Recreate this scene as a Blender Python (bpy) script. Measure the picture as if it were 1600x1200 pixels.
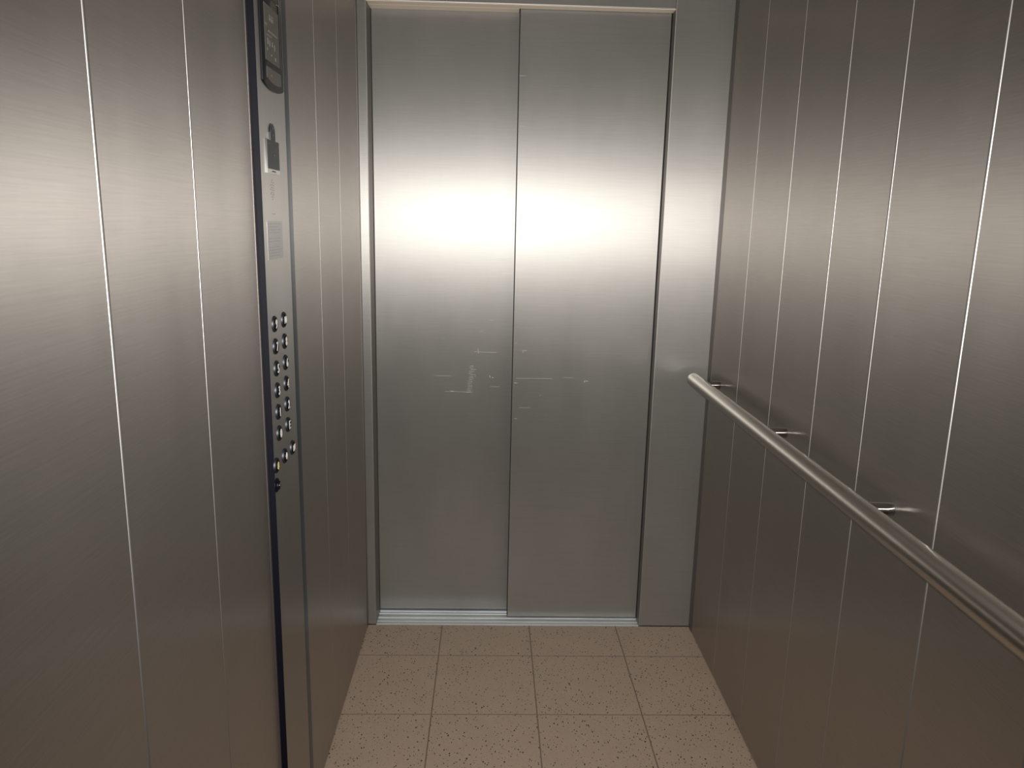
import bpy, bmesh, math, random
from mathutils import Vector, Matrix

S = bpy.context.scene
C = S.collection
for o in list(bpy.data.objects):
    bpy.data.objects.remove(o)

# ------------------------------------------------------------------ camera
CAM_H = 1.3685
cam_d = bpy.data.cameras.new('camera')
cam_d.sensor_width = 36.0
cam_d.lens = 1193.45 / 1600.0 * 36.0
cam_d.clip_start = 0.01
cam = bpy.data.objects.new('camera', cam_d)
C.objects.link(cam)
_p, _y, _r = math.radians(11.999), math.radians(1.7426), math.radians(1.2576)
_f = Vector((math.sin(_y) * math.cos(_p), math.cos(_y) * math.cos(_p), -math.sin(_p)))
_rt = Vector((math.cos(_y), -math.sin(_y), 0.0))
_up = _rt.cross(_f)
_r2 = _rt * math.cos(_r) + _up * math.sin(_r)
_u2 = -_rt * math.sin(_r) + _up * math.cos(_r)
_m = Matrix((( _r2.x, _u2.x, -_f.x, 0.0), (_r2.y, _u2.y, -_f.y, 0.0), (_r2.z, _u2.z, -_f.z, CAM_H), (0, 0, 0, 1)))
cam.matrix_world = _m
S.camera = cam

# ------------------------------------------------------------------ world, lights, exposure
w = bpy.data.worlds.new('world')
S.world = w
w.use_nodes = True
w.node_tree.nodes['Background'].inputs[0].default_value = (0.02, 0.018, 0.016, 1)
w.node_tree.nodes['Background'].inputs[1].default_value = 0.0
S.view_settings.view_transform = 'Standard'
S.view_settings.look = 'None'
S.view_settings.gamma = 1.0
S.view_settings.use_curve_mapping = False
S.view_settings.exposure = 0.0
S.cycles.max_bounces = 12
S.cycles.glossy_bounces = 10
S.cycles.diffuse_bounces = 4
S.cycles.sample_clamp_indirect = 4.0
S.cycles.use_denoising = True


def area_light(name, loc, aim, power, size, color, shape='DISK', size_y=None):
    d = bpy.data.lights.new(name, 'AREA')
    d.shape = shape
    d.size = size
    if size_y:
        d.size_y = size_y
    d.energy = power
    d.color = color
    o = bpy.data.objects.new(name, d)
    o.location = loc
    o.rotation_euler = (Vector(aim) - Vector(loc)).to_track_quat('-Z', 'Y').to_euler()
    C.objects.link(o)
    return o


# the camera's own flash, a few centimetres above its lens: the light of this photograph
FLASH_W = 202.498
FLASH_CONE = 107.63
FLASH_UP = 0.0150
fd = bpy.data.lights.new('camera_flash', 'SPOT')      # a flash reflector throws a soft-edged cone along the lens axis
fd.energy = FLASH_W
fd.color = (1.0, 0.985, 0.96)
fd.spot_size = math.radians(FLASH_CONE)
fd.spot_blend = 1.0
fd.shadow_soft_size = 0.018
fo = bpy.data.objects.new('camera_flash', fd)
fo.location = (0.0, 0.03, CAM_H + FLASH_UP)
fo.rotation_euler = _f.to_track_quat('-Z', 'Y').to_euler()
C.objects.link(fo)
# the cabin's two ceiling lamps (above the frame)
CEIL_W = 0.0026
CEIL_Z = 2.22
LAMP_SPOTS = [(0.15, 0.75), (0.15, 1.75)]
for lx, ly in LAMP_SPOTS:
    area_light('ceiling_lamp_light', (lx, ly, CEIL_Z - 0.012), (lx, ly, 0), CEIL_W, 0.16, (1.0, 0.80, 0.60))

# ------------------------------------------------------------------ dimensions
XL, XR, D = -0.403, 0.7075, 2.4127
OPL, OPR, OPT = -0.3765, 0.5327, 1.990
BACK = -0.30
LEAF_R, LEAF_L = 2.458, 2.502      # front faces of the two door leaves
random.seed(4)

# ------------------------------------------------------------------ materials
FLOOR_K = 0.4627


def mat(name):
    m = bpy.data.materials.new(name)
    m.use_nodes = True
    nt = m.node_tree
    return m, nt, nt.nodes['Principled BSDF']


def simple(name, col, rough=0.5, metal=0.0, coat=0.0, spec=None, emis=None, estr=0.0):
    m, nt, b = mat(name)
    b.inputs['Base Color'].default_value = (*col, 1)
    b.inputs['Roughness'].default_value = rough
    b.inputs['Metallic'].default_value = metal
    if coat:
        b.inputs['Coat Weight'].default_value = coat
    if spec is not None:
        b.inputs['Specular IOR Level'].default_value = spec
    if emis:
        b.inputs['Emission Color'].default_value = (*emis, 1)
        b.inputs['Emission Strength'].default_value = estr
    return m


def steel(name, col, a_h, a_v, grain_axis='Y', grain=0.06, smudge=0.05, bump=0.0, broad=0.0, hfreq=420.0, br_rough=0.78):
    """brushed stainless steel: GGX spread a_h across (horizontally) and a_v vertically"""
    m, nt, b = mat(name)
    N, L = nt.nodes, nt.links
    r = math.sqrt(math.sqrt(a_h * a_v))
    an = (1 - (a_v / a_h)) / 0.9
    b.inputs['Metallic'].default_value = 1.0
    b.inputs['Anisotropic'].default_value = an
    geo = N.new('ShaderNodeNewGeometry')
    cr = N.new('ShaderNodeVectorMath'); cr.operation = 'CROSS_PRODUCT'
    cr.inputs[0].default_value = (0, 0, 1)
    L.new(geo.outputs['Normal'], cr.inputs[1])
    nz = N.new('ShaderNodeVectorMath'); nz.operation = 'NORMALIZE'
    L.new(cr.outputs[0], nz.inputs[0])
    L.new(nz.outputs[0], b.inputs['Tangent'])
    # horizontal hairlines: noise stretched along the brushing direction
    mp = N.new('ShaderNodeMapping')
    L.new(geo.outputs['Position'], mp.inputs['Vector'])
    lo = 9.0
    mp.inputs['Scale'].default_value = {'Y': (hfreq, lo, hfreq), 'X': (lo, hfreq, hfreq), 'Z': (hfreq, hfreq, lo)}[grain_axis]
    n1 = N.new('ShaderNodeTexNoise')
    n1.inputs['Scale'].default_value = 1.0
    n1.inputs['Detail'].default_value = 3.0
    n1.inputs['Roughness'].default_value = 0.7
    L.new(mp.outputs[0], n1.inputs['Vector'])
    n2 = N.new('ShaderNodeTexNoise')
    n2.inputs['Scale'].default_value = 7.0
    n2.inputs['Detail'].default_value = 4.0
    n2.inputs['Roughness'].default_value = 0.55
    mp2 = N.new('ShaderNodeMapping')
    mp2.inputs['Scale'].default_value = (1.0, 1.0, 0.4)
    L.new(geo.outputs['Position'], mp2.inputs['Vector'])
    L.new(mp2.outputs[0], n2.inputs['Vector'])

    def rng(src, lo_, hi_, f0=0.25, f1=0.75):
        k = N.new('ShaderNodeMapRange')
        k.inputs[1].default_value = f0; k.inputs[2].default_value = f1
        k.inputs[3].default_value = lo_; k.inputs[4].default_value = hi_
        L.new(src, k.inputs[0])
        return k.outputs[0]
    g = rng(n1.outputs['Fac'], 1 - grain, 1 + grain)
    s = rng(n2.outputs['Fac'], 1 - smudge, 1 + smudge)
    mu = N.new('ShaderNodeMath'); mu.operation = 'MULTIPLY'
    L.new(g, mu.inputs[0]); L.new(s, mu.inputs[1])
    vm = N.new('ShaderNodeVectorMath'); vm.operation = 'SCALE'
    vm.inputs[0].default_value = col
    L.new(mu.outputs[0], vm.inputs['Scale'])
    L.new(vm.outputs[0], b.inputs['Base Color'])
    L.new(rng(n2.outputs['Fac'], r * 0.97, r * 1.03), b.inputs['Roughness'])
    if bump:
        bp = N.new('ShaderNodeBump')
        bp.inputs['Strength'].default_value = bump
        bp.inputs['Distance'].default_value = 0.0004
        L.new(n1.outputs['Fac'], bp.inputs['Height'])
        L.new(bp.outputs[0], b.inputs['Normal'])
    if broad:
        b2 = N.new('ShaderNodeBsdfPrincipled')
        b2.inputs['Metallic'].default_value = 1.0
        b2.inputs['Roughness'].default_value = br_rough
        L.new(vm.outputs[0], b2.inputs['Base Color'])
        mx = N.new('ShaderNodeMixShader')
        mx.inputs[0].default_value = broad
        L.new(b.outputs[0], mx.inputs[1]); L.new(b2.outputs[0], mx.inputs[2])
        L.new(mx.outputs[0], N['Material Output'].inputs['Surface'])
    return m


STEEL = (0.612, 0.562, 0.515)
M_WALL = steel('brushed_steel_wall', tuple(c * 0.6733 for c in STEEL), 0.2319, 0.0459, 'Y', 0.065, 0.03, 0.0, 0.1116, br_rough=0.826)
M_DOOR = steel('brushed_steel_door', tuple(c * 0.5951 for c in (0.62, 0.597, 0.562)), 0.3559, 0.1037, 'X', 0.05, 0.05, 0.02, 0.4684, br_rough=1.000)
M_FACE = steel('brushed_steel_faceplate', (0.40, 0.383, 0.355), 0.26, 0.062, 'Z', 0.04, 0.03, 0.0, 0.05)
M_DARKSTEEL = steel('gunmetal_edge', (0.08, 0.098, 0.12), 0.14, 0.12, 'Z', 0.1, 0.1, 0.0, 0.2)
M_RAIL = simple('satin_steel_tube', (0.55, 0.52, 0.475), 0.24, 1.0)
M_POL = simple('polished_steel', (0.42, 0.41, 0.40), 0.14, 1.0)
M_RING = simple('dark_chrome_ring', (0.055, 0.057, 0.065), 0.5, 1.0)
M_EDGE = simple('folded_bright_edge', (0.40, 0.38, 0.36), 0.42, 1.0)
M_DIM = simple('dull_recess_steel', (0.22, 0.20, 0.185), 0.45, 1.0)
M_SOFFIT = simple('satin_soffit_sheet', (0.80, 0.68, 0.54), 0.5)
M_RUBBER = simple('black_rubber_edge', (0.01, 0.009, 0.008), 0.7, spec=0.1)
M_ALU = steel('aluminium_sill', (0.60, 0.625, 0.63), 0.35, 0.35, 'X', 0.15, 0.06, 0.0, 0.4)
M_BLACK = simple('black_profile', (0.0018, 0.002, 0.0045), 0.5, spec=0.12)
M_GLASSY = simple('dark_display', (0.006, 0.006, 0.008), 0.25, spec=0.3)
M_SCREEN = simple('display_window', (0.095, 0.086, 0.076), 0.35, spec=0.3)
M_MARKS = simple('faded_grey_print', (0.19, 0.18, 0.17), 0.5)
M_PLATE = simple('dark_enamel_plate', (0.03, 0.031, 0.034), 0.45, 0.0, spec=0.3)
M_WHITE = simple('white_legend', (0.55, 0.53, 0.46), 0.5)
M_YELLOW = simple('yellow_legend', (0.60, 0.48, 0.15), 0.5)
M_LABEL = steel('etched_notice', (0.34, 0.33, 0.32), 0.26, 0.07, 'Z', 0.03, 0.02, 0.0, 0.08)
M_SCRATCH = simple('scratched_bright_steel', (0.36, 0.355, 0.345), 0.6, 1.0)
M_HOLE = simple('dark_hole', (0.01, 0.01, 0.01), 0.8)
M_AMBER = simple('amber_lens', (0.12, 0.055, 0.025), 0.3)
M_GREYSHELL = simple('grey_backing_sheet', (0.06, 0.055, 0.05), 0.5, 0.8)
M_CEIL = simple('ceiling_panel_paint', (0.55, 0.53, 0.50), 0.5)
M_LAMP = simple('lamp_glass', (0.9, 0.85, 0.75), 0.4, emis=(1.0, 0.8, 0.6), estr=0.3)


def floor_mat():
    m, nt, b = mat('speckled_beige_tiles')
    N, L = nt.nodes, nt.links
    geo = N.new('ShaderNodeNewGeometry')
    sep = N.new('ShaderNodeSeparateXYZ')
    L.new(geo.outputs['Position'], sep.inputs[0])

    def mth(op, a, bb=None, c=None):
        k = N.new('ShaderNodeMath'); k.operation = op
        for i, v in enumerate((a, bb, c)):
            if v is None:
                continue
            if isinstance(v, (int, float)):
                k.inputs[i].default_value = v
            else:
                L.new(v, k.inputs[i])
        return k.outputs[0]
    wob = N.new('ShaderNodeTexNoise')
    wob.inputs['Scale'].default_value = 60.0
    L.new(geo.outputs['Position'], wob.inputs['Vector'])
    wv = mth('MULTIPLY', mth('SUBTRACT', wob.outputs['Fac'], 0.5), 0.0022)

    def line(src, off, half):
        d = mth('ADD', mth('SUBTRACT', src, off), wv)
        d = mth('PINGPONG', d, 0.15)      # 0 at each joint, 0.15 mid-tile
        return d
    dx = line(sep.outputs['X'], -0.1494 - 3.0, 0)
    dy = line(sep.outputs['Y'], 2.2248 - 6.0, 0)

    def sm(src, e0, e1):
        k = N.new('ShaderNodeMapRange'); k.interpolation_type = 'SMOOTHSTEP'
        k.inputs[1].default_value = e0; k.inputs[2].default_value = e1
        k.inputs[3].default_value = 1.0; k.inputs[4].default_value = 0.0
        L.new(src, k.inputs[0])
        return k.outputs[0]
    grout = mth('MAXIMUM', sm(dx, 0.0013, 0.0024), mth('MULTIPLY', sm(dy, 0.0010, 0.0022), 0.9))
    # dark pores
    mp = N.new('ShaderNodeMapping')
    mp.inputs['Rotation'].default_value = (0, 0, 0.6)
    mp.inputs['Scale'].default_value = (1.0, 0.62, 1.0)
    nz = N.new('ShaderNodeTexNoise')
    nz.inputs['Scale'].default_value = 160.0
    L.new(geo.outputs['Position'], nz.inputs['Vector'])
    ad = N.new('ShaderNodeVectorMath'); ad.operation = 'MULTIPLY_ADD'
    L.new(nz.outputs['Color'], ad.inputs[0])
    ad.inputs[1].default_value = (0.006, 0.006, 0.0)
    L.new(geo.outputs['Position'], ad.inputs[2])
    L.new(ad.outputs[0], mp.inputs['Vector'])
    spk = None
    for sc, thr, keep, mx in ((135.0, 0.24, 0.40, 0.9), (260.0, 0.22, 0.42, 0.55), (62.0, 0.13, 0.35, 1.0)):
        v = N.new('ShaderNodeTexVoronoi')
        v.voronoi_dimensions = '2D'
        v.inputs['Scale'].default_value = sc
        L.new(mp.outputs[0], v.inputs['Vector'])
        sc_ = N.new('ShaderNodeSeparateColor')
        L.new(v.outputs['Color'], sc_.inputs[0])
        on = mth('LESS_THAN', sc_.outputs[0], keep)
        rad = mth('MULTIPLY', sc_.outputs[1], thr)
        hit = mth('LESS_THAN', v.outputs['Distance'], rad)
        s = mth('MULTIPLY', mth('MULTIPLY', on, hit), mx)
        spk = s if spk is None else mth('MAXIMUM', spk, s)
    # cloudy tone
    cl = N.new('ShaderNodeTexNoise')
    cl.inputs['Scale'].default_value = 9.0
    cl.inputs['Detail'].default_value = 5.0
    L.new(geo.outputs['Position'], cl.inputs['Vector'])
    ramp = N.new('ShaderNodeMix'); ramp.data_type = 'RGBA'
    L.new(cl.outputs['Fac'], ramp.inputs[0])
    ramp.inputs[6].default_value = (0.56 * FLOOR_K, 0.42 * FLOOR_K, 0.305 * FLOOR_K, 1)
    ramp.inputs[7].default_value = (0.64 * FLOOR_K, 0.485 * FLOOR_K, 0.36 * FLOOR_K, 1)
    m1 = N.new('ShaderNodeMix'); m1.data_type = 'RGBA'
    L.new(spk, m1.inputs[0]); L.new(ramp.outputs[2], m1.inputs[6])
    m1.inputs[7].default_value = (0.022, 0.016, 0.013, 1)
    m2 = N.new('ShaderNodeMix'); m2.data_type = 'RGBA'
    L.new(grout, m2.inputs[0]); L.new(m1.outputs[2], m2.inputs[6])
    m2.inputs[7].default_value = (0.125, 0.087, 0.062, 1)
    L.new(m2.outputs[2], b.inputs['Base Color'])
    b.inputs['Roughness'].default_value = 0.55
    bp = N.new('ShaderNodeBump'); bp.inputs['Distance'].default_value = 0.0008
    bp.inputs['Strength'].default_value = 0.5
    L.new(mth('SUBTRACT', 1.0, mth('MAXIMUM', grout, spk)), bp.inputs['Height'])
    L.new(bp.outputs[0], b.inputs['Normal'])
    return m


M_FLOOR = floor_mat()

# ------------------------------------------------------------------ mesh helpers


def link(name, bm, m, parent=None, smooth=False):
    me = bpy.data.meshes.new(name)
    bmesh.ops.recalc_face_normals(bm, faces=bm.faces)
    bm.to_mesh(me); bm.free()
    for x in (m if isinstance(m, (list, tuple)) else [m]):
        me.materials.append(x)
    if smooth:
        for p in me.polygons:
            p.use_smooth = True
        try:
            me.set_sharp_from_angle(angle=math.radians(40))
        except Exception:
            pass
    o = bpy.data.objects.new(name, me)
    C.objects.link(o)
    if parent is not None:
        o.parent = parent
        o.matrix_parent_inverse = Matrix.Translation(-Vector(parent.location))
    return o


def box(bm, x0, x1, y0, y1, z0, z1, bevel=0.0, seg=2):
    v = [bm.verts.new((x, y, z)) for x in (x0, x1) for y in (y0, y1) for z in (z0, z1)]
    fs = [(0, 1, 3, 2), (4, 6, 7, 5), (0, 4, 5, 1), (2, 3, 7, 6), (0, 2, 6, 4), (1, 5, 7, 3)]
    faces = [bm.faces.new([v[i] for i in f]) for f in fs]
    if bevel:
        es = list({e for f in faces for e in f.edges})
        bmesh.ops.bevel(bm, geom=es, offset=bevel, segments=seg, affect='EDGES', profile=0.5)
    return bm


def boxobj(name, dims, m, parent=None, bevel=0.0, seg=2, edge=None):
    bm = bmesh.new()
    box(bm, *dims, bevel=bevel, seg=seg)
    ms = [m]
    if bevel and edge:
        bm.normal_update()
        ms = [m, edge]
        for f in bm.faces:
            if max(abs(c) for c in f.normal) < 0.999:
                f.material_index = 1
    return link(name, bm, ms, parent, smooth=False)


def prism(bm, pts, axis, a0, a1):
    """extrude a 2-D outline along an axis: 'x' -> pts are (y,z); 'y' -> (x,z); 'z' -> (x,y)"""
    def P(p, a):
        return {'x': (a, p[0], p[1]), 'y': (p[0], a, p[1]), 'z': (p[0], p[1], a)}[axis]
    v0 = [bm.verts.new(P(p, a0)) for p in pts]
    v1 = [bm.verts.new(P(p, a1)) for p in pts]
    n = len(pts)
    bm.faces.new(v0); bm.faces.new(v1[::-1])
    for i in range(n):
        j = (i + 1) % n
        bm.faces.new((v0[i], v1[i], v1[j], v0[j]))


def lathe(bm, prof, origin, axis, seg=48, caps=True):
    """prof = [(radius, distance along axis)]"""
    ax = Vector(axis).normalized()
    t = Vector((0, 0, 1)) if abs(ax.z) < 0.9 else Vector((1, 0, 0))
    e1 = ax.cross(t).normalized(); e2 = ax.cross(e1)
    rings = []
    for r, h in prof:
        rings.append([bm.verts.new(Vector(origin) + ax * h + (e1 * math.cos(2 * math.pi * k / seg) + e2 * math.sin(2 * math.pi * k / seg)) * r) for k in range(seg)])
    for a, b_ in zip(rings, rings[1:]):
        for k in range(seg):
            bm.faces.new((a[k], a[(k + 1) % seg], b_[(k + 1) % seg], b_[k]))
    if caps:
        bm.faces.new(rings[0]); bm.faces.new(rings[-1][::-1])


def empty(name, loc, label=None, cat=None, kind=None, group=None):
    o = bpy.data.objects.new(name, None)
    o.location = loc
    o.empty_display_size = 0.05
    C.objects.link(o)
    tag(o, label, cat, kind, group)
    return o


def tag(o, label=None, cat=None, kind=None, group=None):
    if label: o['label'] = label
    if cat: o['category'] = cat
    if kind: o['kind'] = kind
    if group: o['group'] = group
    return o


def struct(name, dims, m, label, cat, parent=None, bevel=0.0, edge=None):
    return tag(boxobj(name, dims, m, parent, bevel, 2, edge), label, cat, 'structure')


# ------------------------------------------------------------------ the shell
fl = struct('floor', (XL - 0.05, XR + 0.05, BACK - 0.05, D, -0.05, 0.0), M_FLOOR,
            'beige square floor tiles speckled with dark pores and dark joints', 'floor')
ce = struct('ceiling', (XL - 0.05, XR + 0.05, BACK - 0.05, D + 0.2, CEIL_Z, CEIL_Z + 0.05), M_CEIL,
            'pale ceiling panel over the steel lift cabin', 'ceiling')


def wall(name, xin, side, seams, label, y_end, skip=None, wides={}):
    """side = +1: wall to the right (faces -x); panels separated by open joints with folded edges"""
    base = boxobj(name, (min(xin + side * 0.008, xin + side * 0.03), max(xin + side * 0.008, xin + side * 0.03), BACK, D + 0.02, 0.0, CEIL_Z), M_GREYSHELL)
    tag(base, label, 'wall', 'structure')
    ys = [BACK] + seams + [y_end]
    for a, b_ in zip(ys, ys[1:]):
        wide = wides.get(round(a, 4), 0.0009)
        g = 0.0007 + wide * 0.15
        r = wide
        if skip and abs(a - skip[0]) < 1e-6:
            continue
        y0, y1 = a + g, b_ - g
        pts = []
        for k in range(7):      # rounded near edge then far edge, drawn in the (x, y) plane
            t = math.pi / 2 * k / 6
            pts.append((xin + side * (r - r * math.sin(t)), y0 + r - r * math.cos(t)))
        for k in range(7):
            t = math.pi / 2 * k / 6
            pts.append((xin + side * (0.0008 - 0.0008 * math.cos(t)), y1 - 0.0008 + 0.0008 * math.sin(t)))
        pts += [(xin + side * 0.0079, y1), (xin + side * 0.0079, y0)]
        bm = bmesh.new()
        prism(bm, pts, 'z', 0.004, CEIL_Z - 0.002)
        bm.normal_update()
        for f in bm.faces:
            if abs(f.normal.x) < 0.9999 and abs(f.normal.z) < 0.5:
                f.material_index = 1
        link('wall_panel', bm, [M_WALL, M_EDGE], base, smooth=False)
    return base


SR = [0.085, 0.340, 0.598, 0.856, 1.1138, 1.3792, 1.6001, 1.8548, 2.112]
SLF = [0.05, 0.305, 0.562, 0.8170, 1.0777, 1.3435, 1.585, 1.8357, 2.0973]
wr = wall('wall_right', XR, 1, SR, 'right cabin wall of tall brushed steel panels behind the handrail', 2.372, wides={1.1138: 0.0038, 1.3792: 0.0032, 1.6001: 0.0014, 0.856: 0.0036})
wl = wall('wall_left', XL, -1, SLF, 'left cabin wall of tall brushed steel panels carrying the button panel', 2.388, skip=(1.3435,), wides={0.8170: 0.0034, 1.0777: 0.0017, 1.585: 0.0008, 1.8357: 0.0003, 2.0973: 0.0003, 0.562: 0.0034})
struct('wall_back', (XL, XR, BACK - 0.03, BACK, 0.0, CEIL_Z), M_WALL, 'rear cabin wall of brushed steel behind the viewer', 'wall')

# narrow corner trims beside the front returns
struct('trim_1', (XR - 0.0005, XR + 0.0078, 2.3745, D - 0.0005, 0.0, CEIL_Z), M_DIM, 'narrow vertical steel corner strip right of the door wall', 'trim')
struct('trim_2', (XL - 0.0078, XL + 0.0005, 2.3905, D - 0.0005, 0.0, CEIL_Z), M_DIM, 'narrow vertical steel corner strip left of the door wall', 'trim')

# front wall: wide right return, slim left jamb, header over the doors
FT = 0.035
fw = struct('wall_front', (OPR, XR + 0.007, D, D + FT, 0.002, CEIL_Z), M_DOOR,
            'front wall return of brushed steel right of the doors', 'wall', bevel=0.0016, edge=M_EDGE)
boxobj('door_jamb', (XL - 0.007, OPL, D, D + FT, 0.002, CEIL_Z), M_DOOR, fw, 0.0016, 2, M_EDGE)
boxobj('door_header', (OPL + 0.0008, OPR - 0.0008, D, D + FT, OPT, CEIL_Z), M_DOOR, fw, 0.0016, 2, M_EDGE)
# reveal sides behind the returns and soffit over the leaves
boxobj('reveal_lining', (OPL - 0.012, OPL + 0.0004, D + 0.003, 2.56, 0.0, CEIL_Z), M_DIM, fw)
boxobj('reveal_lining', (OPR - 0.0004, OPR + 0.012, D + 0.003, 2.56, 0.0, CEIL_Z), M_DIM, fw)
boxobj('soffit', (OPL + 0.0006, OPR - 0.0006, D + 0.0025, D + 0.041, OPT - 0.0012, OPT + 0.02), M_SOFFIT, fw)
boxobj('soffit', (OPL + 0.0006, 0.0720, D + 0.0425, LEAF_L - 0.0015, OPT - 0.0012, OPT + 0.02), M_SOFFIT, fw)
struct('trim_3', (XL, XR, 2.56, 2.60, -0.05, CEIL_Z), M_GREYSHELL, 'dark shaft side behind the sliding doors', 'trim')

# ------------------------------------------------------------------ doors
d1 = empty('door_1', (0.30, LEAF_R, 0.0), 'front sliding lift door leaf, the right half of the pair', 'door', 'structure')
d2 = empty('door_2', (-0.15, LEAF_L, 0.0), 'rear sliding lift door leaf, the left half of the pair', 'door', 'structure')
lr = boxobj('door_leaf', (0.0760, OPR - 0.0025, LEAF_R, LEAF_R + 0.028, 0.0095, 2.06), M_DOOR, d1, 0.0015, 3)
boxobj('rubber_edge', (0.0740, 0.0759, LEAF_R + 0.0006, LEAF_R + 0.020, 0.008, 2.055), M_RUBBER, lr)
ll = boxobj('door_leaf', (OPL + 0.0015, 0.150, LEAF_L, LEAF_L + 0.028, 0.013, 2.06), M_DOOR, d2, 0.0015, 3)


def strokes(name, items, yplane, parent):
    bm = bmesh.new()
    for (x, z, dx, dz, wd) in items:
        a = Vector((x, 0, z)); b_ = Vector((x + dx, 0, z + dz))
        d = (b_ - a).normalized(); n = Vector((-d.z, 0, d.x)) * wd / 2
        e = d * min(wd, (b_ - a).length * 0.3)
        pts = [a, a + e + n, b_ - e + n, b_, b_ - e - n, a + e - n]
        prism(bm, [(p.x, p.z) for p in pts], 'y', yplane - 0.00012, yplane + 0.0001)
    return link(name, bm, M_SCRATCH, parent)


def on_door(px, py, yp):
    d = _f + _r2 * ((px - 800) / 1193.45) - _u2 * ((py - 600) / 1193.45)
    t = yp / d.y
    return d.x * t, CAM_H + d.z * t


it = []
for k in range(16):                      # ladder-like scuff on the left leaf
    x, z = on_door(728 + (735 - 728) * (1 - k / 15) + random.uniform(-1.5, 1.5), 572 + k * 2.7, LEAF_L)
    it.append((x, z, 0.016 + random.uniform(-0.004, 0.004), random.uniform(-0.001, 0.001), 0.0009))
for (px, py, ln, wd) in ((741, 549.5, .075, .0007), (680, 587, .055, .0006), (695, 611.5, .095, .0007), (766, 604, .03, .0007),
                         (760, 405, .07, .0010), (785, 427, .03, .0014), (745, 432, .06, .0008), (764, 500, .015, .001), (768, 590, .008, .0015),
                         (704, 611, .012, .0015), (750, 518, .01, .001)):
    x, z = on_door(px, py, LEAF_L)
    it.append((x, z, ln, random.uniform(-0.0015, 0.0015), wd))
x, z = on_door(747, 544, LEAF_L); it.append((x, z, 0.001, -0.018, 0.001))
x, z = on_door(765, 586, LEAF_L); it.append((x, z, 0.002, -0.010, 0.0015))
for k in range(26):
    x, z = on_door(random.uniform(610, 780), random.uniform(440, 800), LEAF_L)
    it.append((x, z, random.uniform(.002, .006), random.uniform(-.002, .002), .0007))
strokes('scratch_marks', it, LEAF_L, ll)['kind'] = 'stuff'
it = []
for (px, py, ln, dz, wd) in ((806, 591, .12, .001, .0007), (912, 595, .016, -.001, .0022), (912, 598, .008, .008, .002), (803, 598, .012, -.001, .0012),
                             (803, 654, .012, 0, .001), (803, 536, .012, 0, .0008), (818, 548, .012, .001, .0010), (843, 618, .006, .002, .001),
                             (817, 546, .001, -.012, .001), (811, 118, .02, 0, .0008), (811, 197, .02, 0, .001), (880, 590, .035, 0, .0006),
                             (810, 637, .04, 0, .0006), (853, 648, .005, -.001, .001), (897, 486, .006, -.001, .0012)):
    x, z = on_door(px, py, LEAF_R)
    it.append((x, z, ln, dz, wd))
for k in range(22):
    x, z = on_door(random.uniform(806, 1000), random.uniform(440, 850), LEAF_R)
    it.append((x, z, random.uniform(.002, .006), random.uniform(-.002, .002), .0006))
strokes('scratch_marks', it, LEAF_R, lr)['kind'] = 'stuff'
it = []
for k in range(34):
    x, z = on_door(random.uniform(1018, 1088), random.uniform(600, 800), D)
    it.append((x, z, random.uniform(-.001, .001), random.uniform(-.010, -.002), .0006))
strokes('scratch_marks', it, D, fw)['kind'] = 'stuff'

# sill: ribbed aluminium threshold with two guide grooves
bm = bmesh.new()
y0 = D + 0.0015
prof = [(y0, -0.03), (y0, 0.001), (y0 + 0.002, 0.0024), (y0 + 0.0035, 0.0014), (y0 + 0.018, 0.0014), (y0 + 0.020, 0.0004), (y0 + 0.022, 0.0020),
        (y0 + 0.038, 0.0020), (y0 + 0.040, -0.010), (y0 + 0.047, -0.010), (y0 + 0.049, 0.0022), (y0 + 0.051, 0.0014),
        (y0 + 0.070, 0.0014), (y0 + 0.072, 0.0035), (y0 + 0.078, 0.0035), (y0 + 0.080, -0.010), (y0 + 0.094, -0.010), (y0 + 0.096, 0.002), (2.558, 0.002), (2.558, -0.03)]
prism(bm, prof, 'x', OPL + 0.0005, OPR - 0.0005)
sill = link('door_sill', bm, M_ALU)
tag(sill, 'ribbed aluminium threshold below the sliding doors', 'door sill')

# ------------------------------------------------------------------ handrail
RX, RZ, RR = 0.647, 0.891, 0.0208
hr = empty('handrail', (RX, 1.2, RZ), 'round satin steel handrail on short brackets along the right wall', 'handrail')
bm = bmesh.new()
prof = [(RR * 0.001, 0.0), (RR - 0.004, 0.0), (RR - 0.0015, 0.0006), (RR - 0.0003, 0.002), (RR, 0.004)]
L_RAIL = 2.358 + 0.05
prof += [(RR, 0.02 + k * (L_RAIL - 0.04) / 24) for k in range(25)] + [(RR, L_RAIL - 0.004), (RR - 0.0003, L_RAIL - 0.002), (RR - 0.0015, L_RAIL - 0.0006), (RR - 0.004, L_RAIL), (RR * 0.001, L_RAIL)]
lathe(bm, prof, (RX, 2.358, RZ), (0, -1, 0), 72)
link('rail', bm, M_RAIL, hr, True)
for by in (2.275, 1.736, 1.243, 0.72, 0.2):
    bm = bmesh.new()
    lathe(bm, [(0.0118, 0.0), (0.0118, 0.030), (0.0118, XR - 0.0002 - RX - RR + 0.004 - 0.0006), (0.0113, XR - 0.0002 - RX - RR + 0.004)], (RX + RR - 0.004, by, RZ), (1, 0, 0), 40)
    link('bracket', bm, M_POL, hr, True)

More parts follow.
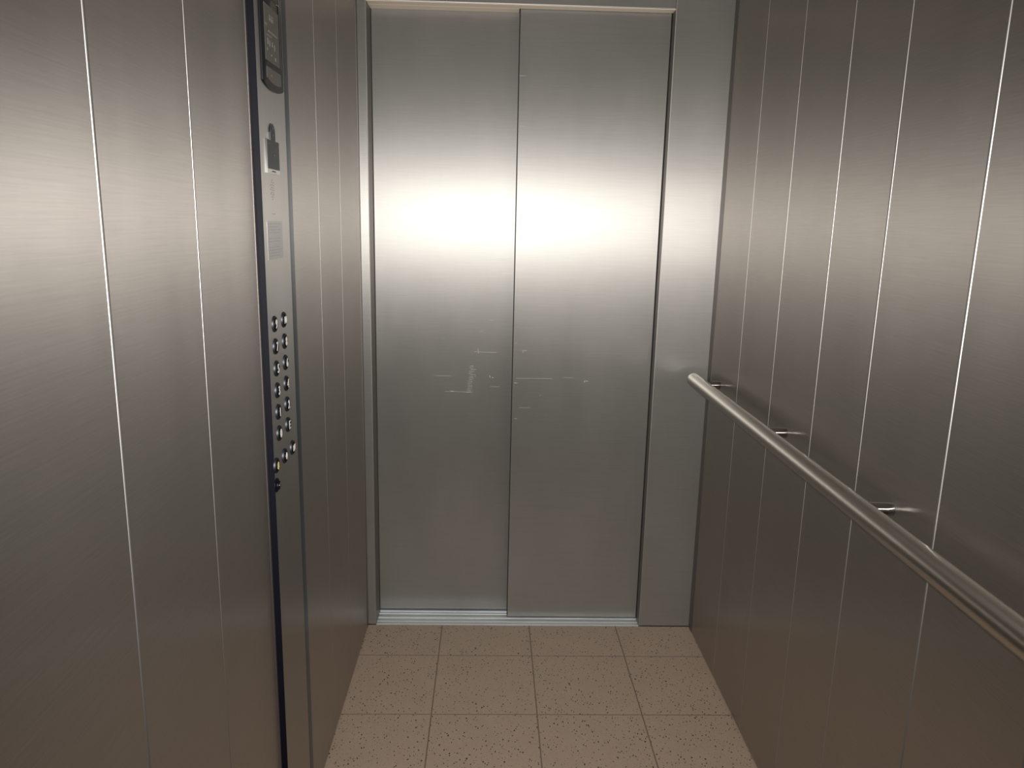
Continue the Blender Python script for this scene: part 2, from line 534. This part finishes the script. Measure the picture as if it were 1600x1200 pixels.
# ------------------------------------------------------------------ control panel
PX = XL + 0.012           # front plane of the face plate
PY0, PY1 = 1.3445, 1.518
PZ0, PZ1 = 0.006, CEIL_Z - 0.004
cp = empty('control_panel', (XL, 1.45, 0.006), 'tall narrow lift control panel with round numbered buttons on the left wall', 'control panel')
bm = bmesh.new()
prism(bm, [(XL - 0.006, PY0 + 0.0012), (PX, PY0 + 0.0012), (PX, PY1), (XL - 0.006, PY1)], 'z', PZ0, PZ1)
link('face_plate', bm, M_FACE, cp)
bm = bmesh.new()          # black near flank, slightly proud
prism(bm, [(XL - 0.007, PY0), (XL + 0.0115, PY0), (PX + 0.0004, PY0 + 0.0006), (PX + 0.0004, PY0 + 0.0014), (XL - 0.007, PY0 + 0.0012)], 'z', PZ0, PZ1)
link('side_profile', bm, M_BLACK, cp)
bm = bmesh.new()          # satin lip beside the flank
prism(bm, [(XL - 0.006, PY0 - 0.0070), (XL + 0.0006, PY0 - 0.0070), (XL + 0.0016, PY0 - 0.0055), (XL + 0.0016, PY0 - 0.0010), (XL - 0.006, PY0 - 0.0004)], 'z', PZ0, PZ1)
link('edge_lip', bm, M_DIM, cp)
bm = bmesh.new()          # curved dark far flank
pts = [(XL - 0.006, PY1 + 0.0004), (PX - 0.0002, PY1 + 0.0004)]
for k in range(1, 13):
    t = k / 12
    pts.append((PX - 0.0002 - 0.0075 * t ** 1.6, PY1 + 0.0004 + 0.062 * t))
pts += [(XL + 0.0025, PY1 + 0.0650), (XL - 0.006, PY1 + 0.0650)]
prism(bm, pts, 'z', PZ0, PZ1)
link('edge_profile', bm, M_DARKSTEEL, cp, True)


def plate(name, pts, x0, x1, m, parent, bev=0.0):
    bm = bmesh.new()
    prism(bm, pts, 'x', x0, x1)
    if bev:
        es = [e for e in bm.edges if all(abs(v.co.x - x1) < 1e-6 for v in e.verts)]
        bmesh.ops.bevel(bm, geom=es, offset=bev, segments=2, affect='EDGES', profile=0.5)
    return link(name, bm, m, parent, bev > 0)


def rect(y0, y1, z0, z1):
    return [(y0, z0), (y1, z0), (y1, z1), (y0, z1)]


# floor display with curved lower edge
yl, yr = 1.3700, 1.5010
pts = [(yr, 1.90), (yl, 1.90)]
for k in range(17):
    t = k / 16
    pts.append((yl + (yr - yl) * t, 1.5930 - 0.0105 * math.sin(math.pi * t) ** 0.8))
disp = plate('display_housing', pts, PX - 0.001, PX + 0.0040, M_GLASSY, cp, 0.0012)
tag(disp, 'black display housing with curved lower edge')
XD = PX + 0.0040
plate('display_window', rect(1.3900, 1.4780, 1.6290, 1.7195), XD - 0.0003, XD + 0.0005, M_SCREEN, disp)
plate('window_edge', rect(1.4815, 1.4850, 1.6290, 1.7500), XD - 0.0003, XD + 0.0010, M_POL, disp)
plate('display_window', [(1.3930, 1.6190), (1.4830, 1.6190), (1.4830, 1.5990), (1.46, 1.5955), (1.44, 1.5950), (1.42, 1.5960), (1.3930, 1.6010)], XD - 0.0003, XD + 0.0005, M_SCREEN, disp)
plate('display_window', rect(1.3900, 1.4850, 1.7350, 1.88), XD - 0.0003, XD + 0.0005, M_GLASSY, disp)
bm = bmesh.new()
lathe(bm, [(0.0035, 0), (0.0035, 0.0006), (0.0025, 0.0012), (0.0001, 0.0014)], (XD + 0.0004, 1.4220, 1.6080), (1, 0, 0), 20)
link('indicator_lens', bm, M_AMBER, disp, True)
bm = bmesh.new()
XW = XD + 0.0005
for (a, b_, z0, z1) in ((1.420, 1.444, 1.6965, 1.7025), (1.420, 1.444, 1.7040, 1.7060),
                        (1.396, 1.404, 1.6850, 1.6885), (1.412, 1.466, 1.6770, 1.6800), (1.402, 1.430, 1.6700, 1.6720),
                        (1.404, 1.411, 1.6560, 1.6660), (1.416, 1.421, 1.6540, 1.6640), (1.432, 1.437, 1.6560, 1.6640), (1.446, 1.450, 1.6520, 1.6620),
                        (1.400, 1.404, 1.6450, 1.6500), (1.424, 1.430, 1.6400, 1.6430), (1.448, 1.455, 1.6360, 1.6420)):
    prism(bm, rect(a, b_, z0, z1), 'x', XW - 0.0001, XW + 0.0002)
tag(link('printed_marks', bm, M_MARKS, disp), None, None, 'stuff')

# dark key plate with rounded tab
yc = 1.4180
pts = [(1.3790, 1.4425), (1.4560, 1.4425), (1.4560, 1.5000), (yc + 0.0165, 1.5000), (yc + 0.0165, 1.5120)]
for k in range(1, 12):
    a = math.pi * k / 12
    pts.append((yc + 0.0165 * math.cos(a), 1.5120 + 0.0165 * math.sin(a)))
pts += [(yc - 0.0165, 1.5120), (yc - 0.0165, 1.5000), (1.3790, 1.5000)]
kp = plate('key_plate', pts, PX - 0.0005, PX + 0.0026, M_POL, cp, 0.0)
tag(kp, 'dark plate with a rounded tab above the perforations')
inner = [(1.3808, 1.4500), (1.4545, 1.4500), (1.4545, 1.4985), (yc + 0.0150, 1.4985), (yc + 0.0150, 1.5120)]
for k in range(1, 12):
    a = math.pi * k / 12
    inner.append((yc + 0.0150 * math.cos(a), 1.5120 + 0.0150 * math.sin(a)))
inner += [(yc - 0.0150, 1.5120), (yc - 0.0150, 1.4985), (1.3808, 1.4985)]
plate('dark_field', inner, PX + 0.0024, PX + 0.0031, M_PLATE, kp)
for (y_, z_) in ((1.390, 1.4915), (1.445, 1.4900), (1.4200, 1.4740), (1.4180, 1.5200), (1.4180, 1.5080)):
    bm = bmesh.new()
    lathe(bm, [(0.0019, 0), (0.0019, 0.0004), (0.0012, 0.0008)], (PX + 0.0030, y_, z_), (1, 0, 0), 12)
    link('rivet', bm, M_POL, kp, False)
bm = bmesh.new()
for k, (y_, wd) in enumerate(((1.4060, .0035), (1.4110, .0035), (1.4160, .0035), (1.4210, .0035), (1.4260, .0035))):
    prism(bm, rect(y_, y_ + wd, 1.4450, 1.4475), 'x', PX + 0.0025, PX + 0.0029)
link('printed_marks', bm, M_PLATE, kp)

# perforations
holes = [(1.4110 + dy, 1.4130 + dz) for (dy, dz) in (
    (0, 0.0180), (-.005, .0145), (.005, .0140), (0, .0105), (-.009, .0095), (.009, .0090), (-.004, .0055), (.006, .0050), (-.010, .0020), (.001, .0010), (.010, .0010),
    (-.005, -.0030), (.006, -.0035), (-.010, -.0060), (.001, -.0070), (.009, -.0065), (-.004, -.0105), (.005, -.0110), (0, -.0150))]
holes += [(1.4060, 1.3730), (1.4140, 1.3720), (1.4220, 1.3730)]
for (y_, z_) in holes:
    bm = bmesh.new()
    lathe(bm, [(0.0011, 0), (0.0011, 0.00015)], (PX - 0.00005, y_, z_), (1, 0, 0), 12)
    link('speaker_hole', bm, M_HOLE, cp)

# etched notice
nt_ = plate('notice_plate', rect(1.3680, 1.4660, 1.2930, 1.3600), PX - 0.0002, PX + 0.0001, M_LABEL, cp)
bm = bmesh.new()
for k in range(12):
    z_ = 1.3560 - k * 0.0051
    if k in (4, 7):
        continue
    yy = 1.3720
    while yy < 1.4600 - random.uniform(0, .02):
        wd = random.uniform(0.004, 0.013)
        prism(bm, rect(yy, min(yy + wd, 1.463), z_ - 0.0014, z_), 'x', PX + 0.00005, PX + 0.00015)
        yy += wd + 0.002
tag(link('printed_marks', bm, steel('etched_lines', (0.26, 0.255, 0.25), 0.26, 0.08, 'Z', 0.02, 0.02, 0.0, 0.1), nt_), None, None, 'stuff')


# buttons
def text_mesh(txt, size):
    cu = bpy.data.curves.new('legend', 'FONT')
    cu.body = txt
    cu.size = size
    cu.align_x = 'CENTER'; cu.align_y = 'CENTER'
    cu.extrude = 0.00025
    cu.offset = size * 0.022
    o = bpy.data.objects.new('legend_source', cu)
    C.objects.link(o)
    bpy.context.view_layer.update()
    dg = bpy.context.evaluated_depsgraph_get()
    me = bpy.data.meshes.new_from_object(o.evaluated_get(dg))
    bpy.data.objects.remove(o)
    bm = bmesh.new(); bm.from_mesh(me)
    xs = [v.co.x for v in bm.verts]; ys = [v.co.y for v in bm.verts]
    bmesh.ops.translate(bm, verts=bm.verts, vec=(-(min(xs) + max(xs)) / 2, -(min(ys) + max(ys)) / 2, 0))
    return bm


def flat_shape(polys):
    bm = bmesh.new()
    for p in polys:
        prism(bm, p, 'z', -0.00025, 0.00025)
    return bm


def arrow_symbol(opening):
    s = 0.0062
    bar = [(-0.0008, -0.0068), (0.0008, -0.0068), (0.0008, 0.0068), (-0.0008, 0.0068)]
    if opening:
        tri = [(0.0018, s), (0.0018, -s), (0.0068, 0)]
    else:
        tri = [(0.0068, s), (0.0018, 0), (0.0068, -s)]
    return flat_shape([bar, tri, [(-x, y) for x, y in tri][::-1]])


def bell_symbol():
    p = []
    for k in range(13):
        a = math.pi * k / 12
        p.append((0.0040 * math.cos(a), 0.0022 + 0.0046 * math.sin(a)))
    p += [(-0.0044, -0.0020), (-0.0060, -0.0048), (0.0060, -0.0048), (0.0044, -0.0020)]
    c = [(0.0018 * math.cos(2 * math.pi * k / 12), -0.0062 + 0.0018 * math.sin(2 * math.pi * k / 12)) for k in range(12)]
    return flat_shape([p, c])


# local (x, y, z) of a legend -> world: text x runs towards +y (left to right for a viewer), up is z, front is +x
TO_WALL = Matrix(((0, 0, 1, 0), (1, 0, 0, 0), (0, 1, 0, 0), (0, 0, 0, 1)))


def button(y_, z_, legend_bm, m_leg, name='button', label=None):
    R_ = 0.0148
    bm = bmesh.new()
    lathe(bm, [(R_, 0), (R_, 0.0022), (R_ - 0.0010, 0.0036), (R_ - 0.0024, 0.0038), (R_ - 0.0030, 0.0028), (R_ - 0.0030, 0.0)], (PX - 0.0003, y_, z_), (1, 0, 0), 40, caps=False)
    ring = link(name, bm, M_RING, cp, True)
    if label:
        ring['label'] = label
    bm = bmesh.new()
    rc = R_ - 0.0032
    lathe(bm, [(rc, 0), (rc, 0.0040), (rc - 0.0004, 0.0046), (rc - 0.0012, 0.0050), (0.0001, 0.0050)], (PX - 0.0002, y_, z_), (1, 0, 0), 40)
    link('button_cap', bm, M_BLACK, ring, True)
    if legend_bm is not None:
        # every legend faces +x; mirror-free mapping: local x -> world y
        bmesh.ops.transform(legend_bm, matrix=Matrix.Translation((PX + 0.0052, y_, z_)) @ TO_WALL, verts=legend_bm.verts)
        link('legend', legend_bm, m_leg, ring)
    return ring


for col_y, names in ((1.3845, ('9', '7', '5', '3', '1', '0')), (1.4465, ('10', '8', '6', '4', '2', 'E'))):
    for k, t in enumerate(names):
        button(col_y, 1.1782 - 0.0409 * k, text_mesh(t, 0.0225 if len(t) == 1 else 0.0185), M_WHITE, label='round black button marked %s' % t)
button(1.3570, 0.9198, bell_symbol(), M_YELLOW, label='round black button with a yellow bell')
button(1.4148, 0.9202, arrow_symbol(True), M_WHITE, label='round black button with white arrows pointing apart')
button(1.4724, 0.9195, arrow_symbol(False), M_WHITE, label='round black button with white arrows pointing together')
bm = bmesh.new()
lathe(bm, [(0.0135, 0), (0.0135, 0.0016), (0.0118, 0.0030), (0.0085, 0.0032), (0.0080, 0.0060), (0.0070, 0.0068), (0.0001, 0.0068)], (PX - 0.0003, 1.3556, 0.8819), (1, 0, 0), 40)
ks = link('key_switch', bm, M_BLACK, cp, True)
bm = bmesh.new()
lathe(bm, [(0.0050, 0), (0.0050, 0.0010), (0.0040, 0.0016), (0.0001, 0.0016)], (PX + 0.0064, 1.3556, 0.8819), (1, 0, 0), 28)
cyl = link('key_cylinder', bm, M_POL, ks, True)

# ------------------------------------------------------------------ ceiling lamps (above the frame)
for i, (lx, ly) in enumerate(LAMP_SPOTS):
    lp = empty('ceiling_lamp', (lx, ly, CEIL_Z), 'round warm ceiling lamp near the %s of the cabin' % ('rear' if i == 0 else 'doors'), 'lamp')
    bm = bmesh.new()
    lathe(bm, [(0.115, 0), (0.115, -0.006), (0.105, -0.012), (0.092, -0.012), (0.090, -0.004)], (lx, ly, CEIL_Z), (0, 0, 1), 48, caps=False)
    link('lamp_rim', bm, M_POL, lp, True)
    bm = bmesh.new()
    lathe(bm, [(0.0895, -0.001), (0.0895, -0.006), (0.0001, -0.008)], (lx, ly, CEIL_Z), (0, 0, 1), 48)
    link('lamp_glass', bm, M_LAMP, lp, True)
